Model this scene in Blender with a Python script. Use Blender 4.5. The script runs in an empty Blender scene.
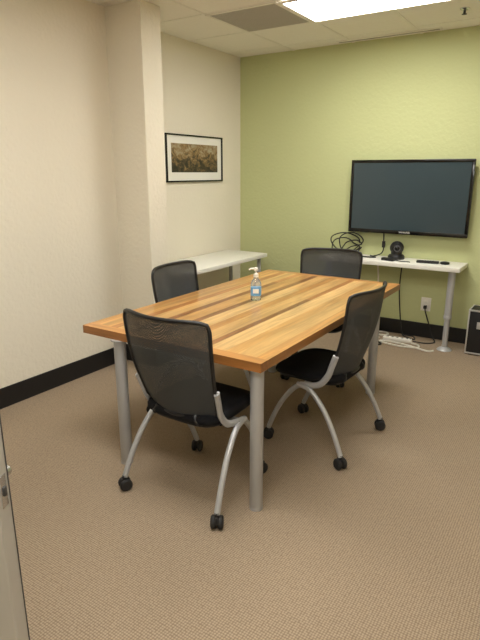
import bpy, bmesh, math, random
from mathutils import Vector, Matrix
random.seed(7)
SC = bpy.context.scene
COL = SC.collection
R = math.radians

# ------------------------------------------------------------------ materials
def lin(c):
    c = c / 255.0
    return c / 12.92 if c <= 0.04045 else ((c + 0.055) / 1.055) ** 2.4
def rgb(r, g, b): return (lin(r), lin(g), lin(b), 1)

def mat(name, col, rough=0.5, metal=0.0, bump=0.0, bscale=200, var=0.0, vscale=6, spec=0.5, coat=0.0, dist=0.004):
    m = bpy.data.materials.new(name); m.use_nodes = True
    nt = m.node_tree; p = nt.nodes['Principled BSDF']
    p.inputs['Base Color'].default_value = col
    p.inputs['Roughness'].default_value = rough
    p.inputs['Metallic'].default_value = metal
    p.inputs['Specular IOR Level'].default_value = spec
    p.inputs['Coat Weight'].default_value = coat
    tc = nt.nodes.new('ShaderNodeTexCoord')
    if var > 0:
        n = nt.nodes.new('ShaderNodeTexNoise'); n.inputs['Scale'].default_value = vscale; n.inputs['Detail'].default_value = 4
        nt.links.new(tc.outputs['Object'], n.inputs['Vector'])
        mx = nt.nodes.new('ShaderNodeMix'); mx.data_type = 'RGBA'
        mx.inputs[6].default_value = tuple(c * (1 - var) for c in col[:3]) + (1,)
        mx.inputs[7].default_value = tuple(min(1, c * (1 + var)) for c in col[:3]) + (1,)
        nt.links.new(n.outputs['Fac'], mx.inputs[0]); nt.links.new(mx.outputs[2], p.inputs['Base Color'])
    if bump > 0:
        n = nt.nodes.new('ShaderNodeTexNoise'); n.inputs['Scale'].default_value = bscale; n.inputs['Detail'].default_value = 3
        nt.links.new(tc.outputs['Object'], n.inputs['Vector'])
        b = nt.nodes.new('ShaderNodeBump'); b.inputs['Strength'].default_value = bump; b.inputs['Distance'].default_value = dist
        nt.links.new(n.outputs['Fac'], b.inputs['Height']); nt.links.new(b.outputs['Normal'], p.inputs['Normal'])
    return m

M = {}
M['cream'] = mat('cream_wall', rgb(232, 225, 208), 0.75, bump=0.7, bscale=36, var=0.02, vscale=2, spec=0.3, dist=.006)
M['green'] = mat('green_wall', rgb(195, 200, 150), 0.72, bump=0.7, bscale=36, var=0.02, vscale=2, spec=0.25, dist=.006)
M['base'] = mat('black_baseboard', rgb(22, 21, 22), 0.5, var=0.1)
M['tile'] = mat('ceiling_tile', rgb(240, 236, 227), 0.9, bump=0.4, bscale=150, var=0.03, vscale=40, spec=0.1)
M['tbar'] = mat('ceiling_bar', rgb(236, 232, 222), 0.6, var=0.02)
M['vent'] = mat('vent_grey', rgb(216, 211, 203), 0.6, var=0.05, vscale=60)
M['ventd'] = mat('vent_dark', rgb(168, 163, 155), 0.8, var=0.05)
M['dark'] = mat('dark_grey_plastic', rgb(58, 56, 54), 0.7, var=0.05)
M['silver'] = mat('silver_paint', rgb(180, 181, 183), 0.38, 0.3, var=0.03, vscale=20)
M['chrome'] = mat('chrome', rgb(200, 200, 200), 0.22, 0.9, var=0.02)
M['black'] = mat('black_plastic', rgb(24, 24, 26), 0.45, var=0.1)
M['rubber'] = mat('black_rubber', rgb(30, 29, 30), 0.65, var=0.1)
M['fabric'] = mat('black_seat_fabric', rgb(24, 24, 27), 0.9, bump=0.3, bscale=500, var=0.15, vscale=200, spec=0.2)
M['gloss'] = mat('gloss_black', rgb(12, 12, 13), 0.12, var=0.05)
M['screen'] = mat('screen', rgb(54, 68, 74), 0.18, var=0.04, vscale=2)
M['white'] = mat('white_laminate', rgb(236, 234, 226), 0.4, var=0.01)
M['whitep'] = mat('white_plastic', rgb(235, 232, 224), 0.35, var=0.01)
M['cordw'] = mat('white_cord', rgb(226, 222, 210), 0.5, var=0.02)
M['cordb'] = mat('black_cord', rgb(18, 18, 20), 0.5, var=0.05)
M['paper'] = mat('mat_board', rgb(238, 236, 228), 0.8, var=0.01)
M['door'] = mat('door_aluminium', rgb(180, 176, 168), 0.4, 0.15, var=0.03)
M['jamb'] = mat('jamb_paint', rgb(120, 106, 90), 0.5, var=0.03)
M['blue'] = mat('blue_label', rgb(112, 170, 218), 0.4, var=0.15, vscale=60)
M['lens'] = mat('lens_glass', rgb(10, 12, 18), 0.05, var=0.02)
M['ring'] = mat('grey_ring', rgb(90, 90, 92), 0.4, 0.3, var=0.02)
M['alum'] = mat('aluminium_edge', rgb(205, 205, 205), 0.35, 0.6, var=0.03)

# clear plastic and door glass
def clear(name, col, tr):
    m = bpy.data.materials.new(name); m.use_nodes = True
    p = m.node_tree.nodes['Principled BSDF']
    p.inputs['Base Color'].default_value = col; p.inputs['Roughness'].default_value = 0.06
    p.inputs['Transmission Weight'].default_value = tr; p.inputs['IOR'].default_value = 1.3
    return m
M['clear'] = clear('clear_plastic', rgb(228, 242, 248), .85)
M['glass'] = clear('door_glass', rgb(225, 232, 230), .95)

# light diffuser
m = bpy.data.materials.new('light_diffuser'); m.use_nodes = True
p = m.node_tree.nodes['Principled BSDF']
p.inputs['Base Color'].default_value = (0.9, 0.9, 0.88, 1)
p.inputs['Emission Color'].default_value = (1.0, 0.975, 0.915, 1); p.inputs['Emission Strength'].default_value = 20.5
M['emit'] = m

# carpet
m = bpy.data.materials.new('loop_carpet'); m.use_nodes = True
nt = m.node_tree; p = nt.nodes['Principled BSDF']; p.inputs['Roughness'].default_value = 0.95; p.inputs['Specular IOR Level'].default_value = 0.1
tc = nt.nodes.new('ShaderNodeTexCoord')
v = nt.nodes.new('ShaderNodeTexVoronoi'); v.inputs['Scale'].default_value = 98; v.inputs['Randomness'].default_value = 0.2
nt.links.new(tc.outputs['Object'], v.inputs['Vector'])
cr = nt.nodes.new('ShaderNodeValToRGB')
cr.color_ramp.elements[0].position = 0.15; cr.color_ramp.elements[0].color = rgb(172, 154, 132)
cr.color_ramp.elements[1].position = 0.62; cr.color_ramp.elements[1].color = rgb(132, 115, 96)
nt.links.new(v.outputs['Distance'], cr.inputs['Fac'])
n = nt.nodes.new('ShaderNodeTexNoise'); n.inputs['Scale'].default_value = 45; n.inputs['Detail'].default_value = 5
nt.links.new(tc.outputs['Object'], n.inputs['Vector'])
n2 = nt.nodes.new('ShaderNodeTexNoise'); n2.inputs['Scale'].default_value = 1.6; n2.inputs['Detail'].default_value = 3
nt.links.new(tc.outputs['Object'], n2.inputs['Vector'])
ad = nt.nodes.new('ShaderNodeMath'); ad.operation = 'ADD'
nt.links.new(n.outputs['Fac'], ad.inputs[0]); nt.links.new(n2.outputs['Fac'], ad.inputs[1])
mr = nt.nodes.new('ShaderNodeMapRange'); mr.inputs[1].default_value = 0.6; mr.inputs[2].default_value = 1.4
mr.inputs[3].default_value = 0.9; mr.inputs[4].default_value = 1.08
nt.links.new(ad.outputs[0], mr.inputs[0])
vm = nt.nodes.new('ShaderNodeVectorMath'); vm.operation = 'SCALE'
nt.links.new(cr.outputs['Color'], vm.inputs[0]); nt.links.new(mr.outputs[0], vm.inputs['Scale'])
nt.links.new(vm.outputs[0], p.inputs['Base Color'])
b = nt.nodes.new('ShaderNodeBump'); b.inputs['Strength'].default_value = 0.3; b.inputs['Distance'].default_value = 0.003; b.invert = True
nt.links.new(v.outputs['Distance'], b.inputs['Height']); nt.links.new(b.outputs['Normal'], p.inputs['Normal'])
M['carpet'] = m

# wood with per-plank tone
def wood(name, stretch, sc2):
    m = bpy.data.materials.new(name); m.use_nodes = True
    nt = m.node_tree; p = nt.nodes['Principled BSDF']
    p.inputs['Roughness'].default_value = 0.32; p.inputs['Coat Weight'].default_value = 0.3; p.inputs['Coat Roughness'].default_value = 0.25
    tc = nt.nodes.new('ShaderNodeTexCoord')
    def noise(st, lo, hi, d):
        mp = nt.nodes.new('ShaderNodeMapping'); mp.inputs['Scale'].default_value = st
        nt.links.new(tc.outputs['Object'], mp.inputs['Vector'])
        n = nt.nodes.new('ShaderNodeTexNoise'); n.inputs['Scale'].default_value = 1.0; n.inputs['Detail'].default_value = 7; n.inputs['Distortion'].default_value = d
        nt.links.new(mp.outputs[0], n.inputs['Vector'])
        mr = nt.nodes.new('ShaderNodeMapRange'); mr.inputs[1].default_value = 0.3; mr.inputs[2].default_value = 0.7
        mr.inputs[3].default_value = lo; mr.inputs[4].default_value = hi
        nt.links.new(n.outputs['Fac'], mr.inputs[0]); return mr
    a = noise(stretch, .72, 1.12, 1.3); c = noise(sc2, .70, 1.14, .9)
    mu = nt.nodes.new('ShaderNodeMath'); mu.operation = 'MULTIPLY'
    nt.links.new(a.outputs[0], mu.inputs[0]); nt.links.new(c.outputs[0], mu.inputs[1])
    at = nt.nodes.new('ShaderNodeAttribute'); at.attribute_name = 'tone'
    vm = nt.nodes.new('ShaderNodeVectorMath'); vm.operation = 'SCALE'
    nt.links.new(at.outputs['Color'], vm.inputs[0]); nt.links.new(mu.outputs[0], vm.inputs['Scale'])
    nt.links.new(vm.outputs[0], p.inputs['Base Color'])
    return m
M['woodl'] = wood('plank_wood', (30, 2.0, 30), (11, 1.0, 11))
M['woodx'] = wood('end_board_wood', (2.0, 30, 30), (1.0, 11, 11))

# woven chair mesh: a real hole pattern
m = bpy.data.materials.new('chair_mesh'); m.use_nodes = True
nt = m.node_tree; p = nt.nodes['Principled BSDF']
p.inputs['Base Color'].default_value = rgb(58, 61, 64); p.inputs['Roughness'].default_value = 0.6
tc = nt.nodes.new('ShaderNodeTexCoord')
v = nt.nodes.new('ShaderNodeTexVoronoi'); v.inputs['Scale'].default_value = 720; v.inputs['Randomness'].default_value = 0.3
nt.links.new(tc.outputs['Object'], v.inputs['Vector'])
cp = nt.nodes.new('ShaderNodeMath'); cp.operation = 'GREATER_THAN'; cp.inputs[1].default_value = 0.23
nt.links.new(v.outputs['Distance'], cp.inputs[0]); nt.links.new(cp.outputs[0], p.inputs['Alpha'])
M['mesh'] = m

# framed picture: dark rocky valley below, muted golden and grey-green hills above
m = bpy.data.materials.new('landscape_print'); m.use_nodes = True
nt = m.node_tree; p = nt.nodes['Principled BSDF']; p.inputs['Roughness'].default_value = 0.35
tc = nt.nodes.new('ShaderNodeTexCoord'); mp = nt.nodes.new('ShaderNodeMapping'); mp.inputs['Scale'].default_value = (1, 9, 13)
nt.links.new(tc.outputs['Object'], mp.inputs['Vector'])
n = nt.nodes.new('ShaderNodeTexNoise'); n.inputs['Scale'].default_value = 1.5; n.inputs['Detail'].default_value = 10; n.inputs['Roughness'].default_value = .72; n.inputs['Distortion'].default_value = 0.8
nt.links.new(mp.outputs[0], n.inputs['Vector'])
sx = nt.nodes.new('ShaderNodeSeparateXYZ'); nt.links.new(tc.outputs['Object'], sx.inputs[0])
mz = nt.nodes.new('ShaderNodeMapRange'); mz.inputs[1].default_value = -.13; mz.inputs[2].default_value = .13; mz.inputs[3].default_value = -.10; mz.inputs[4].default_value = .12
nt.links.new(sx.outputs['Z'], mz.inputs[0])
ad = nt.nodes.new('ShaderNodeMath'); ad.operation = 'ADD'; nt.links.new(n.outputs['Fac'], ad.inputs[0]); nt.links.new(mz.outputs[0], ad.inputs[1])
cr = nt.nodes.new('ShaderNodeValToRGB'); e = cr.color_ramp.elements
e[0].position = 0.36; e[0].color = rgb(34, 31, 27); e[1].position = 0.72; e[1].color = rgb(172, 164, 142)
x = e.new(0.47); x.color = rgb(76, 66, 48); x = e.new(0.56); x.color = rgb(142, 114, 74)
nt.links.new(ad.outputs[0], cr.inputs['Fac']); nt.links.new(cr.outputs[0], p.inputs['Base Color'])
M['print'] = m

# ------------------------------------------------------------------ mesh helpers
def box(bm, x0, x1, y0, y1, z0, z1, bev=0.0, seg=2, mi=0, mtx=None):
    t = bmesh.new()
    bmesh.ops.create_cube(t, size=1.0)
    for v in t.verts:
        v.co = Vector(((x0 + x1) / 2 + v.co.x * (x1 - x0), (y0 + y1) / 2 + v.co.y * (y1 - y0), (z0 + z1) / 2 + v.co.z * (z1 - z0)))
    if bev > 0: bmesh.ops.bevel(t, geom=t.edges[:], offset=bev, segments=seg, affect='EDGES', profile=0.5)
    merge(bm, t, mi, mtx)

def merge(bm, t, mi=0, mtx=None):
    vm = {}
    for v in t.verts: vm[v] = bm.verts.new(mtx @ v.co if mtx else v.co)
    out = []
    for f in t.faces:
        try:
            g = bm.faces.new([vm[v] for v in f.verts]); g.material_index = mi; out.append(g)
        except ValueError: pass
    t.free(); return out

def cat(pts, sub=6, closed=False):
    P = [Vector(p) for p in pts]; n = len(P); out = []
    rng = n if closed else n - 1
    for i in range(rng):
        if closed: a, b, c, d = P[(i - 1) % n], P[i], P[(i + 1) % n], P[(i + 2) % n]
        else: a, b, c, d = P[max(i - 1, 0)], P[i], P[i + 1], P[min(i + 2, n - 1)]
        for k in range(sub):
            t = k / sub
            out.append(0.5 * ((2 * b) + (-a + c) * t + (2 * a - 5 * b + 4 * c - d) * t * t + (-a + 3 * b - 3 * c + d) * t ** 3))
    if not closed: out.append(P[-1])
    return out

def tube(bm, pts, r, n=8, closed=False, sx=1.0, mi=0):
    P = [Vector(p) for p in pts]; N = len(P)
    rr = r if isinstance(r, (list, tuple)) else [r] * N
    def tan(i):
        if closed: return (P[(i + 1) % N] - P[(i - 1) % N]).normalized()
        return (P[min(i + 1, N - 1)] - P[max(i - 1, 0)]).normalized()
    t0 = tan(0); up = Vector((0, 0, 1)) if abs(t0.z) < 0.9 else Vector((1, 0, 0))
    u = t0.cross(up).normalized(); rings = []
    for i in range(N):
        t = tan(i); u = (u - t * u.dot(t)).normalized(); w = t.cross(u)
        ring = []
        for k in range(n):
            a = 2 * math.pi * k / n
            o = (u * math.cos(a) + w * math.sin(a)) * rr[i]
            o.x *= sx
            ring.append(bm.verts.new(P[i] + o))
        rings.append(ring)
    for i in range(N if closed else N - 1):
        A, B = rings[i], rings[(i + 1) % N]
        for k in range(n):
            try: bm.faces.new([A[k], A[(k + 1) % n], B[(k + 1) % n], B[k]]).material_index = mi
            except ValueError: pass
    if not closed:
        bm.faces.new(rings[0][::-1]).material_index = mi; bm.faces.new(rings[-1]).material_index = mi

def lathe(bm, prof, c=(0, 0, 0), n=24, axis='Z', mi=0, sx=1.0, sy=1.0):
    c = Vector(c); rings = []
    for (r, h) in prof:
        ring = []
        for k in range(n):
            a = 2 * math.pi * k / n; x, y = r * math.cos(a) * sx, r * math.sin(a) * sy
            if axis == 'Z': v = Vector((x, y, h))
            elif axis == 'X': v = Vector((h, x, y))
            else: v = Vector((x, h, y))
            ring.append(bm.verts.new(c + v))
        rings.append(ring)
    for A, B in zip(rings, rings[1:]):
        for k in range(n): bm.faces.new([A[k], A[(k + 1) % n], B[(k + 1) % n], B[k]]).material_index = mi
    bm.faces.new(rings[0][::-1]).material_index = mi; bm.faces.new(rings[-1]).material_index = mi

def pad(bm, cx, cy, w, d, z0, z1, rad=0.02, dip=0.0, n=48):
    h = z1 - z0
    prof = [(rad * 1.0, 0), (rad * 0.3, h * 0.12), (0, h * 0.35), (0, h * 0.6), (rad * 0.35, h * 0.85), (rad, h * 0.97), (rad * 2.2, h)]
    rings = []
    def ring(ins, z):
        out = []
        for k in range(n):
            a = 2 * math.pi * k / n; ca, sa = math.cos(a), math.sin(a); e = 2 / 4.5
            x = (w / 2 - ins) * abs(ca) ** e * (1 if ca >= 0 else -1); y = (d / 2 - ins) * abs(sa) ** e * (1 if sa >= 0 else -1)
            zz = z - dip * max(0, y / (d / 2)) ** 3
            out.append(bm.verts.new((cx + x, cy + y, zz)))
        return out
    for ins, z in prof: rings.append(ring(ins, z0 + z))
    for A, B in zip(rings, rings[1:]):
        for k in range(n): bm.faces.new([A[k], A[(k + 1) % n], B[(k + 1) % n], B[k]])
    bm.faces.new(rings[0][::-1]); bm.faces.new(rings[-1])

def obj(name, bm, mats, parent=None, smooth=True, loc=None):
    bmesh.ops.recalc_face_normals(bm, faces=bm.faces[:])
    me = bpy.data.meshes.new(name); bm.to_mesh(me); bm.free()
    if not isinstance(mats, (list, tuple)): mats = [mats]
    for m_ in mats: me.materials.append(m_)
    if smooth:
        for q in me.polygons: q.use_smooth = True
        me.set_sharp_from_angle(angle=R(38))
    o = bpy.data.objects.new(name, me); COL.objects.link(o)
    if loc: o.location = loc
    if parent: o.parent = parent
    return o

def tag(o, label, catg, group=None):
    o['label'] = label; o['category'] = catg
    if group: o['group'] = group
    return o
def thing(name, label, catg, loc=(0, 0, 0), rz=0, group=None):
    o = bpy.data.objects.new(name, None); COL.objects.link(o); o.location = loc; o.rotation_euler = (0, 0, rz)
    return tag(o, label, catg, group)
def struct(name, bm, m_, parent=None, smooth=False):
    o = obj(name, bm, m_, parent, smooth)
    if parent is None: o['kind'] = 'structure'
    return o
def sbox(name, m_, *a, **k):
    bm = bmesh.new(); box(bm, *a, **k); return struct(name, bm, m_)
def pbox(name, m_, parent, *a, **k):
    bm = bmesh.new(); box(bm, *a, **k); return obj(name, bm, m_, parent)
def under(o, parent):                      # parent a part whose mesh is written in world coordinates
    o.parent = parent; o.matrix_parent_inverse = parent.matrix_basis.inverted(); return o

# ------------------------------------------------------------------ room
H = 2.67; YG = 5.05; XL = -3.12; XF = -3.25; XR = 1.5; YB = -1.0
sbox('floor', M['carpet'], XF - .2, XR + .2, YB - .2, YG + .2, -0.1, 0)
sbox('ceiling', M['tile'], XF - .2, XR + .2, YB - .2, YG + .2, H, H + 0.1)
sbox('wall_back', M['green'], XF - .2, XR + .2, YG, YG + .15, 0, H)
sbox('wall_left', M['cream'], XL - .3, XL, YB, 3.05, 0, H)
sbox('wall_left_far', M['cream'], XF - .2, XF, 3.26, YG, 0, H)
sbox('wall_pillar', M['cream'], XL - .3, -2.78, 3.05, 3.26, 0, H, bev=0.006)
sbox('wall_right', M['cream'], XR, XR + .15, YB, YG, 0, H)
sbox('wall_front', M['cream'], XF - .2, XR + .2, YB - .15, YB, 0, H)
sbox('wall_entry', M['cream'], -1.93, -1.78, YB, 0.13, 0, H)
bh = 0.14
sbox('baseboard_left', M['base'], XL, XL + .012, YB, 3.05, 0, bh, bev=0.003)
bm = bmesh.new()
box(bm, XL + .012, -2.768, 3.038, 3.05, 0, bh, 0.003); box(bm, -2.78, -2.768, 3.05, 3.26, 0, bh, 0.003)
struct('baseboard_pillar', bm, M['base'])
sbox('baseboard_far_left', M['base'], XF, XF + .012, 3.26, YG - .012, 0, bh, bev=0.003)
sbox('baseboard_back', M['base'], XF + .012, XR, YG - .012, YG, 0, bh, bev=0.003)
sbox('baseboard_right', M['base'], XR - .012, XR, YB, YG - .012, 0, bh, bev=0.003)

# suspended ceiling grid
gx0, gy0, g = -2.02, 4.20, 0.61
bm = bmesh.new()
xs = [gx0 + i * g for i in range(-1, 6)]; ys = [gy0 + i * g for i in range(-8, 2)]
for x_ in xs: box(bm, x_ - .012, x_ + .012, YB, YG, H - .004, H)
for y_ in ys: box(bm, XL if y_ < 3.05 else XF, XR, y_ - .012, y_ + .012, H - .0035, H)
struct('trim_1', bm, M['tbar'])

def ceiling_light(x0, x1, y0, y1, label):
    t = thing('ceiling_light', label, 'ceiling light', ((x0 + x1) / 2, (y0 + y1) / 2, H - .012), 0, 'recessed ceiling light panels')
    hx, hy = (x1 - x0) / 2 - .013, (y1 - y0) / 2 - .013
    bm = bmesh.new(); w = .022
    box(bm, -hx, hx, -hy, -hy + w, -.008, .006, .002); box(bm, -hx, hx, hy - w, hy, -.008, .006, .002)
    box(bm, -hx, -hx + w, -hy + w, hy - w, -.008, .006, .002); box(bm, hx - w, hx, -hy + w, hy - w, -.008, .006, .002)
    obj('light_frame', bm, M['tbar'], t)
    bm = bmesh.new(); box(bm, -hx + w, hx - w, -hy + w, hy - w, -.003, .004)
    obj('diffuser', bm, M['emit'], t)
ceiling_light(-2.02, -0.80, 3.59, 4.20, 'bright rectangular ceiling light panel nearest the green wall, beside the grey vent')
ceiling_light(-2.02, -0.80, 1.15, 1.76, 'bright rectangular ceiling light panel above the near end of the table')
ceiling_light(-0.80, 0.42, -.07, 0.54, 'added unseen fill light panel above the entrance end of the room')  # extra panel out of view, added as fill to brighten the room

# return vent
t = thing('ceiling_vent', 'square grey perforated return vent in the ceiling beside the light panel', 'vent', (-2.325, 3.895, H - .006))
pbox('vent_panel', M['vent'], t, -.285, .285, -.285, .285, -.002, .003)
bm = bmesh.new()
for s in (-1, 1):
    box(bm, s * .292 - .012, s * .292 + .012, -.304, .304, -.006, .004, .002); box(bm, -.28, .28, s * .292 - .012, s * .292 + .012, -.006, .004, .002)
obj('vent_frame', bm, M['tbar'], t)
bm = bmesh.new()
for i in range(30): box(bm, -.275, .275, -.272 + i * .0188, -.264 + i * .0188, -.0035, -.002)
obj('vent_slots', bm, M['ventd'], t)

t = thing('slot_diffuser', 'narrow linear air slot in the ceiling along the green wall', 'vent', (-1.68, 4.95, H - .004))
pbox('slot_frame', M['tbar'], t, -.46, .46, -.03, .03, -.006, .004, bev=.002)
pbox('slot_gap', M['ventd'], t, -.44, .44, -.012, .012, -.008, -.004)

t = thing('sprinkler_head', 'small dark sprinkler head on the ceiling near the top right', 'sprinkler', (-.96, 4.49, H))
bm = bmesh.new(); lathe(bm, [(.035, 0), (.035, -.004), (.02, -.012), (.012, -.014)]); obj('escutcheon', bm, M['chrome'], t)
bm = bmesh.new(); lathe(bm, [(.009, -.012), (.009, -.035), (.018, -.037), (.018, -.04)]); obj('deflector', bm, M['dark'], t)

# open aluminium-framed glass door at the left edge
E = Vector((-.912, .545)); Hg = Vector((-1.75, .12)); d = (E - Hg); L = d.length; ang = math.atan2(d.y, d.x)
bm = bmesh.new(); st = .055
box(bm, 0, st, -.045, 0, .01, 2.08, .003); box(bm, L - st, L, -.045, 0, .01, 2.08, .003)
box(bm, st, L - st, -.044, -.001, .01, .22, .003); box(bm, st, L - st, -.044, -.001, 1.98, 2.08, .003)
dr = struct('door_1', bm, M['door']); dr.location = (Hg.x, Hg.y, 0); dr.rotation_euler = (0, 0, ang)
pbox('glass_pane', M['glass'], dr, st, L - st, -.026, -.019, .22, 1.98)
pbox('latch_plate', M['chrome'], dr, L, L + .002, -.033, -.012, .88, .95, bev=.0008)
pbox('latch_bolt', M['dark'], dr, L, L + .006, -.028, -.017, .905, .925, bev=.002)
pbox('edge_gasket', M['dark'], dr, L, L + .0015, -.0035, -.001, .012, 2.07)
for s, y_ in ((-1, -.045), (1, 0)):
    bm = bmesh.new()
    lathe(bm, [(.022, 0), (.022, s * .006), (.012, s * .01), (.012, s * .045)], (L - .03, y_, .92), axis='Y')
    tube(bm, cat([(L - .03, y_ + s * .045, .92), (L - .07, y_ + s * .05, .92), (L - .14, y_ + s * .048, .918)]), .009)
    obj('door_handle', bm, M['chrome'], dr)
bm = bmesh.new(); box(bm, -1.94, -1.77, .13, .15, 0, 2.1, .002); struct('trim_2', bm, M['jamb'])

# ------------------------------------------------------------------ conference table
TX0, TX1, TY0, TY1, TZ, TT = -2.16, -1.065, 1.815, 3.79, 0.75, 0.042
t = thing('conference_table', 'large plank-top wooden meeting table with round silver legs in the middle of the room', 'table', ((TX0 + TX1) / 2, (TY0 + TY1) / 2, 0))
cx, cy = (TX0 + TX1) / 2, (TY0 + TY1) / 2
bm = bmesh.new(); tone = bm.loops.layers.float_color.new('tone')
def plank(x0, x1, y0, y1, c, mi):
    tb = bmesh.new(); bmesh.ops.create_cube(tb, size=1)
    for v in tb.verts: v.co = Vector(((x0 + x1) / 2 + v.co.x * (x1 - x0), (y0 + y1) / 2 + v.co.y * (y1 - y0), TZ - TT / 2 + v.co.z * TT))
    for f in merge(bm, tb, mi):
        f.normal_update()
        k = (.62, .54, .50) if abs(f.normal.z) < .5 else (1, 1, 1)      # side faces get a darker tone than the top
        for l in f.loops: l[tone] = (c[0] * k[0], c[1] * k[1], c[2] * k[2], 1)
A_ = rgb(218, 173, 108); B_ = rgb(211, 161, 94); C_ = rgb(200, 146, 80); D_ = rgb(180, 122, 66); E_ = rgb(146, 98, 56); F_ = rgb(225, 184, 122)
# strips from the left edge to the right edge: (width, [(end fraction, colour), ...])
strips = [(.06, [(1, C_)]), (.085, [(1, B_)]), (.05, [(1, D_)]), (.095, [(1, A_)]), (.045, [(.8, E_), (1, D_)]),
          (.1, [(1, B_)]), (.045, [(1, E_)]), (.1, [(.72, F_), (1, A_)]), (.06, [(1, C_)]), (.1, [(1, A_)]),
          (.04, [(.6, E_), (1, D_)]), (.1, [(1, F_)]), (.065, [(1, B_)]), (.1, [(1, A_)]), (.06, [(1, C_)])]
bw = .062
HX, HY = (TX1 - TX0) / 2, (TY1 - TY0) / 2
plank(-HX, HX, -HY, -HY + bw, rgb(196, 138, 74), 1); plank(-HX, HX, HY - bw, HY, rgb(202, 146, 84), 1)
tw = sum(s_[0] for s_ in strips); x_ = -HX; LL = 2 * (HY - bw)
for w, segs in strips:
    w = w * 2 * HX / tw; y_ = -HY + bw; f0 = 0
    for f1, c in segs:
        k = random.uniform(.95, 1.05); ln = (f1 - f0) * LL
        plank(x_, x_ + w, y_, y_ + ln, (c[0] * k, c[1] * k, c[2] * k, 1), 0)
        y_ += ln; f0 = f1
    x_ += w
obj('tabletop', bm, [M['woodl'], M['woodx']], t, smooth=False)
for (lx, ly) in ((-1.115, 1.87), (-1.92, 1.84), (-1.125, 3.47), (-1.93, 3.47)):
    bm = bmesh.new(); lathe(bm, [(.029, 0.004), (.031, .008), (.031, TZ - TT - .006)], (lx - cx, ly - cy, 0), n=28)
    lg = obj('leg', bm, M['silver'], t)
    bm = bmesh.new(); lathe(bm, [(.045, TZ - TT - .006), (.045, TZ - TT)], (lx - cx, ly - cy, 0)); obj('mounting_plate', bm, M['silver'], lg)
    bm = bmesh.new(); lathe(bm, [(.031, 0), (.032, .002), (.032, .012), (.031, .014)], (lx - cx, ly - cy, 0), n=28); obj('foot', bm, M['silver'], lg)

# ------------------------------------------------------------------ chairs
def back_pt(s, v_):
    # s -1..1 across, v_ 0..1 up; corners rounded at top and bottom, panel wrapped round the sitter
    hw = .198 + .042 * v_ ** .8 + .008 * math.sin(math.pi * v_)
    z = .46 + .478 * v_
    top = max(0, (v_ - .88) / .12); bot = max(0, (.08 - v_) / .08)
    hw *= 1 - .045 * top ** 2 - .05 * bot ** 2
    z += (.004 * s * s) * v_ - .016 * top * abs(s) ** 8 + .014 * bot * abs(s) ** 6
    y = -.185 - .11 * v_ ** 1.2 + .065 * s * s - .028 * math.sin(math.pi * v_)
    return Vector((s * hw, y, z))
def caster(leg, x_, y_, ry):
    bm = bmesh.new()
    for s in (-1, 1):
        lathe(bm, [(.012, s * .006), (.027, s * .007), (.031, s * .012), (.031, s * .022), (.025, s * .028), (.009, s * .029)], (x_, y_, .031), axis='X', n=20)
    box(bm, x_ - .007, x_ + .007, y_ - .022, y_ + .022, .024, .062, .004)
    tube(bm, [(x_, y_, .05), (x_, y_, .08)], .013)
    bmesh.ops.rotate(bm, verts=bm.verts[:], cent=(x_, y_, 0), matrix=Matrix.Rotation(ry, 3, 'Z'))
    obj('caster', bm, M['rubber'], leg)

def make_chair():
    t = bpy.data.objects.new('office_chair', None); COL.objects.link(t)
    bm = bmesh.new(); pad(bm, 0, .03, .44, .44, .43, .475, .016, .02); obj('seat', bm, M['fabric'], t)
    bm = bmesh.new(); pad(bm, 0, .03, .40, .40, .412, .432, .01, .018); obj('seat_pan', bm, M['black'], t)
    bm = bmesh.new(); NS, NV = 20, 25
    G = [[bm.verts.new(back_pt(-1 + 2 * i / NS, j / NV)) for i in range(NS + 1)] for j in range(NV + 1)]
    for j in range(NV):
        for i in range(NS): bm.faces.new([G[j][i], G[j][i + 1], G[j + 1][i + 1], G[j + 1][i]])
    bk = obj('backrest', bm, M['mesh'], t)
    bm = bmesh.new()
    ring = [back_pt(-1, j / 25) for j in range(0, 26)] + [back_pt(-1 + 2 * i / 20, 1) for i in range(1, 20)] + [back_pt(1, 1 - j / 25) for j in range(0, 26)] + [back_pt(1 - 2 * i / 20, 0) for i in range(1, 20)]
    tube(bm, ring, .009, closed=True, n=10)
    obj('back_frame', bm, M['black'], bk)
    for s in (-1, 1):
        bm = bmesh.new(); tube(bm, cat([back_pt(s * .55, .02), (s * .13, -.17, .435), (s * .13, -.08, .42)], 4), .014, n=8)
        obj('back_support', bm, M['black'], t)
        bm = bmesh.new()
        tube(bm, cat([back_pt(s, .30) + Vector((s * .010, -.002, 0)), back_pt(s, .16) + Vector((s * .012, 0, 0)), back_pt(s, .04) + Vector((s * .018, .004, -.01)), (s * .222, -.07, .418), (s * .235, .03, .402)], 5), .0175, n=12, sx=.6)
        obj('side_bracket', bm, M['silver'], t)['label'] = 'silver bracket'
        for (pts, rot) in (([(s * .237, .05, .402), (s * .243, -.035, .385), (s * .257, -.125, .300), (s * .27, -.195, .190), (s * .28, -.25, .07)], .5),
                           ([(s * .236, -.01, .402), (s * .232, .055, .385), (s * .226, .135, .295), (s * .217, .2, .185), (s * .21, .25, .07)], -.4)):
            bm = bmesh.new(); tube(bm, cat(pts, 7), .014, n=12)
            lg = obj('leg', bm, M['silver'], t); lg['label'] = 'curved silver leg'
            caster(lg, pts[-1][0], pts[-1][1], rot * s)
    bm = bmesh.new(); tube(bm, [(-.235, .02, .398), (.235, .02, .398)], .013, n=10); obj('crossbar', bm, M['silver'], t)
    return t
def copy_tree(o, parent=None):
    c = o.copy(); COL.objects.link(c); c.parent = parent
    for ch in list(o.children): copy_tree(ch, c)
    return c
proto = make_chair()
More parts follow.
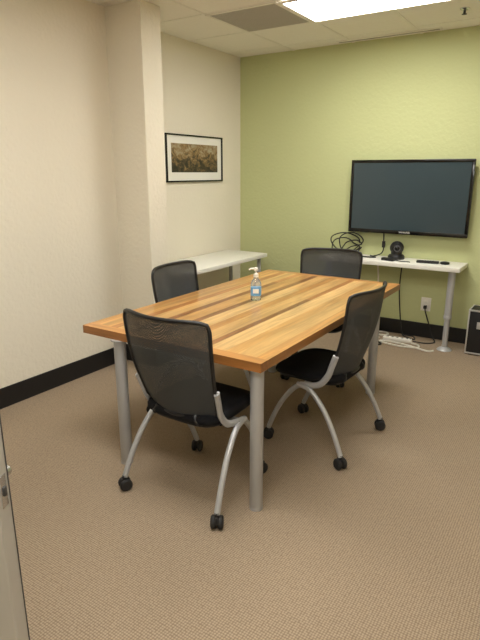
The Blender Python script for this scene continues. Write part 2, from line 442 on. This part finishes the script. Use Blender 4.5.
spots = [(-1.465, 1.90, 0, 'black mesh-back rolling chair at the near end of the table, back towards the viewer'),
         (-1.15, 2.70, 87, 'black mesh-back rolling chair on the right long side of the table'),
         (-2.0, 2.68, -86, 'black mesh-back rolling chair on the left long side of the table, beside the pillar'),
         (-1.605, 3.66, 191, 'black mesh-back rolling chair at the far end of the table')]
for i, (x_, y_, a, lab) in enumerate(spots):
    o = proto if i == 0 else copy_tree(proto)
    o.location = (x_, y_, 0); o.rotation_euler = (0, 0, R(a)); tag(o, lab, 'chair', 'rolling mesh chairs around the table')

# ------------------------------------------------------------------ sanitizer bottle
t = thing('sanitizer_bottle', 'clear pump bottle of hand sanitizer with blue label standing on the table', 'bottle', (-1.685, 2.8, TZ), R(30))
bm = bmesh.new(); lathe(bm, [(.028, 0), (.032, .004), (.033, .02), (.033, .10), (.029, .118), (.017, .135), (.013, .142), (.013, .15)], sy=.72); obj('bottle_body', bm, M['clear'], t)
bm = bmesh.new(); lathe(bm, [(.0338, .03), (.0338, .085)], sy=.73, n=32); obj('bottle_label', bm, M['blue'], t)
bm = bmesh.new(); box(bm, -.018, .018, -.0265, -.0245, .048, .076, .0004); obj('label_panel', bm, M['whitep'], t)
bm = bmesh.new(); lathe(bm, [(.016, .148), (.016, .166), (.010, .169), (.006, .172), (.006, .19)]); obj('cap', bm, M['whitep'], t)
bm = bmesh.new(); lathe(bm, [(.013, .188), (.014, .194), (.012, .205), (.008, .208)]); tube(bm, cat([(0, 0, .2), (-.03, 0, .2), (-.045, 0, .192)]), [.006] * 12 + [.004]); obj('pump', bm, M['whitep'], t)

# ------------------------------------------------------------------ white desks
def desk(label, x0, x1, y0, y1, z, legs, k=1.0, group='narrow white desks against the walls'):
    t = thing('white_desk', label, 'desk', ((x0 + x1) / 2, (y0 + y1) / 2, 0), 0, group)
    mx, my = (x0 + x1) / 2, (y0 + y1) / 2
    pbox('desktop', M['white'], t, x0 - mx, x1 - mx, y0 - my, y1 - my, z - .038, z, bev=.003)
    for (lx, ly) in legs:
        lx -= mx; ly -= my
        bm = bmesh.new(); lathe(bm, [(.045 * k, z - .044), (.045 * k, z - .038)], (lx, ly, 0)); lathe(bm, [(.030 * k, .30), (.030 * k, z - .044)], (lx, ly, 0))
        lg = obj('leg', bm, M['silver'], t)
        bm = bmesh.new(); lathe(bm, [(.024 * k, .02), (.024 * k, .32)], (lx, ly, 0)); obj('lower_tube', bm, M['silver'], lg)
        bm = bmesh.new(); lathe(bm, [(.033 * k, .285), (.034 * k, .29), (.034 * k, .315), (.032 * k, .32)], (lx, ly, 0)); obj('collar', bm, M['silver'], lg)
        bm = bmesh.new(); lathe(bm, [(.062 * k, 0), (.064 * k, .004), (.052 * k, .016), (.026 * k, .03)], (lx, ly, 0)); obj('foot', bm, M['silver'], lg)
    return t
DZ = .75
td = desk('white desk with adjustable silver legs under the television on the green wall', -2.12, -.83, 4.69, 5.04, DZ, [(-.9, 4.76), (-2.04, 4.76)])
pbox('wall_cleat', M['white'], td, -.6, .6, .15, .178, DZ - .08, DZ - .038)
desk('narrow white desk against the cream wall below the framed picture', -3.23, -2.73, 3.42, 4.76, .72, [(-2.79, 4.69), (-3.14, 4.69), (-2.79, 3.5), (-3.14, 3.5)], .66)

# ------------------------------------------------------------------ television
t = thing('television', 'large flat black television mounted on the green wall above the white desk', 'television', (-1.393, 4.96, 1.306))
tv = t
W, Hh = .545, .332
pbox('tv_case', M['gloss'], t, -W, W, 0, .035, -Hh, Hh, bev=.006)
pbox('back_housing', M['black'], t, -.38, .38, .035, .06, -.25, .2, bev=.01)
bm = bmesh.new(); b_ = .026
box(bm, -W, W, -.006, .001, Hh - b_, Hh, .002); box(bm, -W, W, -.006, .001, -Hh, -Hh + b_ + .008, .002)
box(bm, -W, -W + b_, -.0058, .001, -Hh, Hh, .002); box(bm, W - b_, W, -.0058, .001, -Hh, Hh, .002)
obj('bezel', bm, M['gloss'], t)
pbox('screen', M['screen'], t, -W + b_, W - b_, -.001, .002, -Hh + b_ + .008, Hh - b_)
pbox('wall_bracket', M['black'], t, -.2, .2, .06, .09, -.15, .15, bev=.002)
cu = bpy.data.curves.new('txt', 'FONT'); cu.body = 'SAMSUNG'; cu.size = .022; cu.align_x = 'CENTER'; cu.align_y = 'CENTER'; cu.extrude = .0004
to = bpy.data.objects.new('txt', cu); me = bpy.data.meshes.new_from_object(to); me.materials.clear(); me.materials.append(M['whitep'])
bpy.data.objects.remove(to)
lo = bpy.data.objects.new('lettering', me); COL.objects.link(lo); lo.parent = t; lo.location = (0, -.0066, -Hh + .018); lo.rotation_euler = (R(90), 0, 0)

# ------------------------------------------------------------------ framed picture
t = thing('framed_picture', 'black framed landscape picture with a wide white mat on the cream wall', 'picture', (XF, 4.24, 1.652))
hw, hh = .44, .213; f = .014
bm = bmesh.new()
box(bm, .002, .024, -hw, hw, hh - f, hh, .002); box(bm, .002, .024, -hw, hw, -hh, -hh + f, .002)
box(bm, .002, .0238, -hw, -hw + f, -hh, hh, .002); box(bm, .002, .0238, hw - f, hw, -hh, hh, .002)
obj('frame', bm, M['gloss'], t)
pbox('mat_board', M['paper'], t, .001, .010, -hw + f, hw - f, -hh + f, hh - f)
pbox('print', M['print'], t, .010, .012, -.36, .36, -.125, .132)

# ------------------------------------------------------------------ things on the TV desk
t = thing('video_camera', 'small black conference camera with round head on the desk under the television', 'camera', (-1.44, 4.92, DZ), R(20))
bm = bmesh.new(); lathe(bm, [(.072, 0), (.076, .006), (.076, .026), (.066, .04), (.052, .046)]); obj('camera_base', bm, M['black'], t)
bm = bmesh.new(); lathe(bm, [(.05, .042), (.05, .07)]); obj('neck', bm, M['black'], t)
bm = bmesh.new(); lathe(bm, [(.02, -.05), (.042, -.045), (.058, -.022), (.063, 0), (.058, .028), (.04, .05), (.012, .058)], (0, 0, .103), axis='Y'); hd = obj('camera_head', bm, M['black'], t)
bm = bmesh.new(); lathe(bm, [(.031, -.055), (.031, -.045), (.026, -.045), (.026, -.055)], (0, 0, .103), axis='Y'); obj('lens_ring', bm, M['ring'], hd)
bm = bmesh.new(); lathe(bm, [(.007, -.06), (.02, -.057), (.026, -.05), (.026, -.045)], (0, 0, .103), axis='Y'); obj('lens', bm, M['lens'], hd)

t = thing('remote_control', 'slim black remote control lying on the right half of the white desk', 'remote control', (-1.13, 4.83, DZ), R(8))
pbox('remote_body', M['black'], t, -.095, .095, -.024, .024, 0, .022, bev=.007)
bm = bmesh.new()
for i in range(6):
    for j in range(3): box(bm, -.07 + i * .022, -.06 + i * .022, -.015 + j * .011, -.009 + j * .011, .022, .0235)
obj('button_pad', bm, M['dark'], t)
t = thing('cable_adapter', 'small black box adapter on the white desk in front of the camera', 'adapter', (-1.47, 4.78, DZ), R(-10))
pbox('adapter_body', M['black'], t, -.06, .06, -.025, .025, 0, .026, bev=.006)
bm = bmesh.new(); tube(bm, cat([(.055, 0, .012), (.12, .01, .006), (.17, .03, .006), (.2, .02, .006)]), .004, n=6); obj('adapter_cord', bm, M['cordb'], t)
t = thing('microphone_puck', 'round black puck at the right end of the white desk', 'microphone', (-.99, 4.86, DZ))
bm = bmesh.new(); lathe(bm, [(.035, 0), (.04, .004), (.038, .016), (.028, .02)]); obj('puck_body', bm, M['black'], t)
bm = bmesh.new(); lathe(bm, [(.02, .0195), (.02, .0215)]); obj('puck_grille', bm, M['dark'], t)

# coil of cable leaning on the wall at the left end of the desk
bm = bmesh.new(); pts = []
offs = [(-.02, 0, .15, .095), (.04, .004, .12, .10), (-.04, -.02, .11, .07), (.07, -.03, .10, .065)]
for k, (ox, oz, rx, rz_) in enumerate(offs):
    for i in range(12):
        a = 2 * math.pi * i / 12
        pts.append((-1.96 + ox + (rx + .012 * math.sin(3 * a + k)) * math.cos(a), 5.0 - .018 * k - .014 * math.sin(a), DZ + .112 + oz + rz_ * math.sin(a + .15 * k) * .98))
tube(bm, cat(pts + [(-1.80, 4.90, DZ + .05), (-1.76, 4.86, DZ + .01), (-1.66, 4.85, DZ + .007), (-1.62, 4.88, DZ + .007)], 3), .006, n=6)
tag(obj('cable_coil', bm, M['cordb']), 'loose coil of black cable on the left end of the white desk', 'cable')
bm = bmesh.new()
tube(bm, cat([(-1.60, 5.0, 1.0), (-1.585, 4.975, .9), (-1.58, 4.965, .82), (-1.60, 4.95, DZ + .03), (-1.66, 4.94, DZ + .007), (-1.70, 4.95, DZ + .007)], 5), .006, n=6)
box(bm, -1.595, -1.567, 4.955, 4.977, .84, .90, .003)
under(obj('television_cord', bm, M['cordb']), tv)

# ------------------------------------------------------------------ outlet, cords, power strip
t = thing('wall_outlet', 'white wall outlet on the green wall below the desk', 'outlet', (-1.16, YG, .325))
pbox('cover_plate', M['whitep'], t, -.045, .045, -.006, 0, -.065, .065, bev=.002)
for z_ in (-.024, .024):
    bm = bmesh.new(); box(bm, -.017, .017, -.009, -.006, z_ - .015, z_ + .015, .002); s_ = obj('socket', bm, M['white'], t)
t = thing('power_strip', 'white power strip lying on the carpet under the television desk', 'power strip', (-1.33, 4.79, 0), R(6))
pbox('strip_body', M['whitep'], t, -.13, .13, -.026, .026, 0, .035, bev=.006)
for i in range(5):
    pbox('socket', M['dark'], t, -.1 + i * .045, -.08 + i * .045, -.01, .01, .0345, .036)
pbox('switch', M['black'], t, .112, .122, -.008, .008, .034, .038, bev=.001)
bm = bmesh.new(); tube(bm, cat([(-1.16, 5.02, .302), (-1.14, 4.97, .27), (-1.10, 4.97, .16), (-1.06, 4.96, .05), (-1.02, 4.92, .007), (-1.08, 4.84, .007), (-1.19, 4.805, .018)], 6), .006, n=6)
box(bm, -1.174, -1.146, 5.012, 5.041, .286, .316, .004)
under(obj('power_cord', bm, M['cordb']), t)['label'] = 'black power cord and plug'
def cord(pts, r, m_, lab):
    bm = bmesh.new(); tube(bm, cat(pts, 6), r, n=6); tag(obj('cable', bm, m_), lab, 'cable', 'cables below the television desk')
cord([(-1.64, 5.0, .70), (-1.62, 5.0, .5), (-1.65, 4.98, .25), (-1.62, 4.93, .05), (-1.54, 4.88, .008), (-1.46, 4.93, .008), (-1.52, 4.99, .008), (-1.64, 4.9, .012), (-1.6, 4.80, .008), (-1.5, 4.79, .008)], .008, M['cordw'], 'white cable hanging behind the desk and looping on the carpet')
cord([(-1.19, 4.76, .012), (-1.12, 4.74, .008), (-1.12, 4.66, .008), (-1.3, 4.63, .008), (-1.46, 4.68, .008), (-1.40, 4.72, .008), (-1.22, 4.69, .01), (-1.02, 4.62, .008), (-.97, 4.66, .008)], .008, M['cordw'], 'white cable curled on the carpet in front of the power strip')
cord([(-1.40, 5.0, .70), (-1.41, 5.01, .45), (-1.38, 5.0, .2), (-1.34, 4.97, .03), (-1.28, 4.93, .008), (-1.2, 4.9, .008), (-1.24, 4.99, .008), (-1.34, 4.99, .01)], .006, M['cordb'], 'black cable hanging behind the desk above the power strip')
cord([(-1.56, 4.70, .007), (-1.66, 4.66, .007), (-1.64, 4.58, .007), (-1.5, 4.55, .007), (-1.42, 4.6, .007), (-1.5, 4.65, .012), (-1.6, 4.62, .007)], .006, M['cordb'], 'short black cable looped on the carpet left of the power strip')

# equipment case
t = thing('equipment_case', 'black hard case with aluminium edges on the floor at the right', 'case', (-.535, 4.84, 0))
pbox('case_body', M['black'], t, -.19, .19, -.10, .10, .012, .40, bev=.006)
bm = bmesh.new()
for sx_ in (-1, 1):
    for sy_ in (-1, 1):
        box(bm, sx_ * .188 - .006, sx_ * .188 + .006, sy_ * .098 - .006, sy_ * .098 + .006, .008, .404, .002)
    for z_ in (.018, .394):
        box(bm, sx_ * .188 - .006, sx_ * .188 + .006, -.1, .1, z_ - .0075, z_ + .0075, .002)
for sy_ in (-1, 1):
    for z_ in (.018, .394): box(bm, -.19, .19, sy_ * .098 - .0058, sy_ * .098 + .0058, z_ - .0073, z_ + .0073, .002)
obj('edge_trim', bm, M['alum'], t)
bm = bmesh.new(); tube(bm, cat([(-.07, 0, .40), (-.07, 0, .43), (-.04, 0, .44), (.04, 0, .44), (.07, 0, .43), (.07, 0, .40)]), .008); obj('handle', bm, M['rubber'], t)
for sx_ in (-1, 1):
    for sy_ in (-1, 1): pbox('foot', M['rubber'], t, sx_ * .15 - .015, sx_ * .15 + .015, sy_ * .07 - .015, sy_ * .07 + .015, 0, .013, bev=.002)
for s in (-1, 1): pbox('latch', M['alum'], t, s * .1 - .018, s * .1 + .018, -.108, -.1, .24, .30, bev=.002)

# ------------------------------------------------------------------ light, world, camera
w = bpy.data.worlds.new('World'); SC.world = w; w.use_nodes = True
w.node_tree.nodes['Background'].inputs[0].default_value = (1, .95, .88, 1); w.node_tree.nodes['Background'].inputs[1].default_value = 0.3
SC.view_settings.view_transform = 'Standard'
cam = bpy.data.cameras.new('Camera'); co = bpy.data.objects.new('Camera', cam); COL.objects.link(co)
co.location = (0, 0, 1.53); co.rotation_euler = (R(74.4), 0, R(32.8))
cam.lens = 530 * 36 / 640; cam.sensor_width = 36; cam.clip_start = .05
SC.camera = co
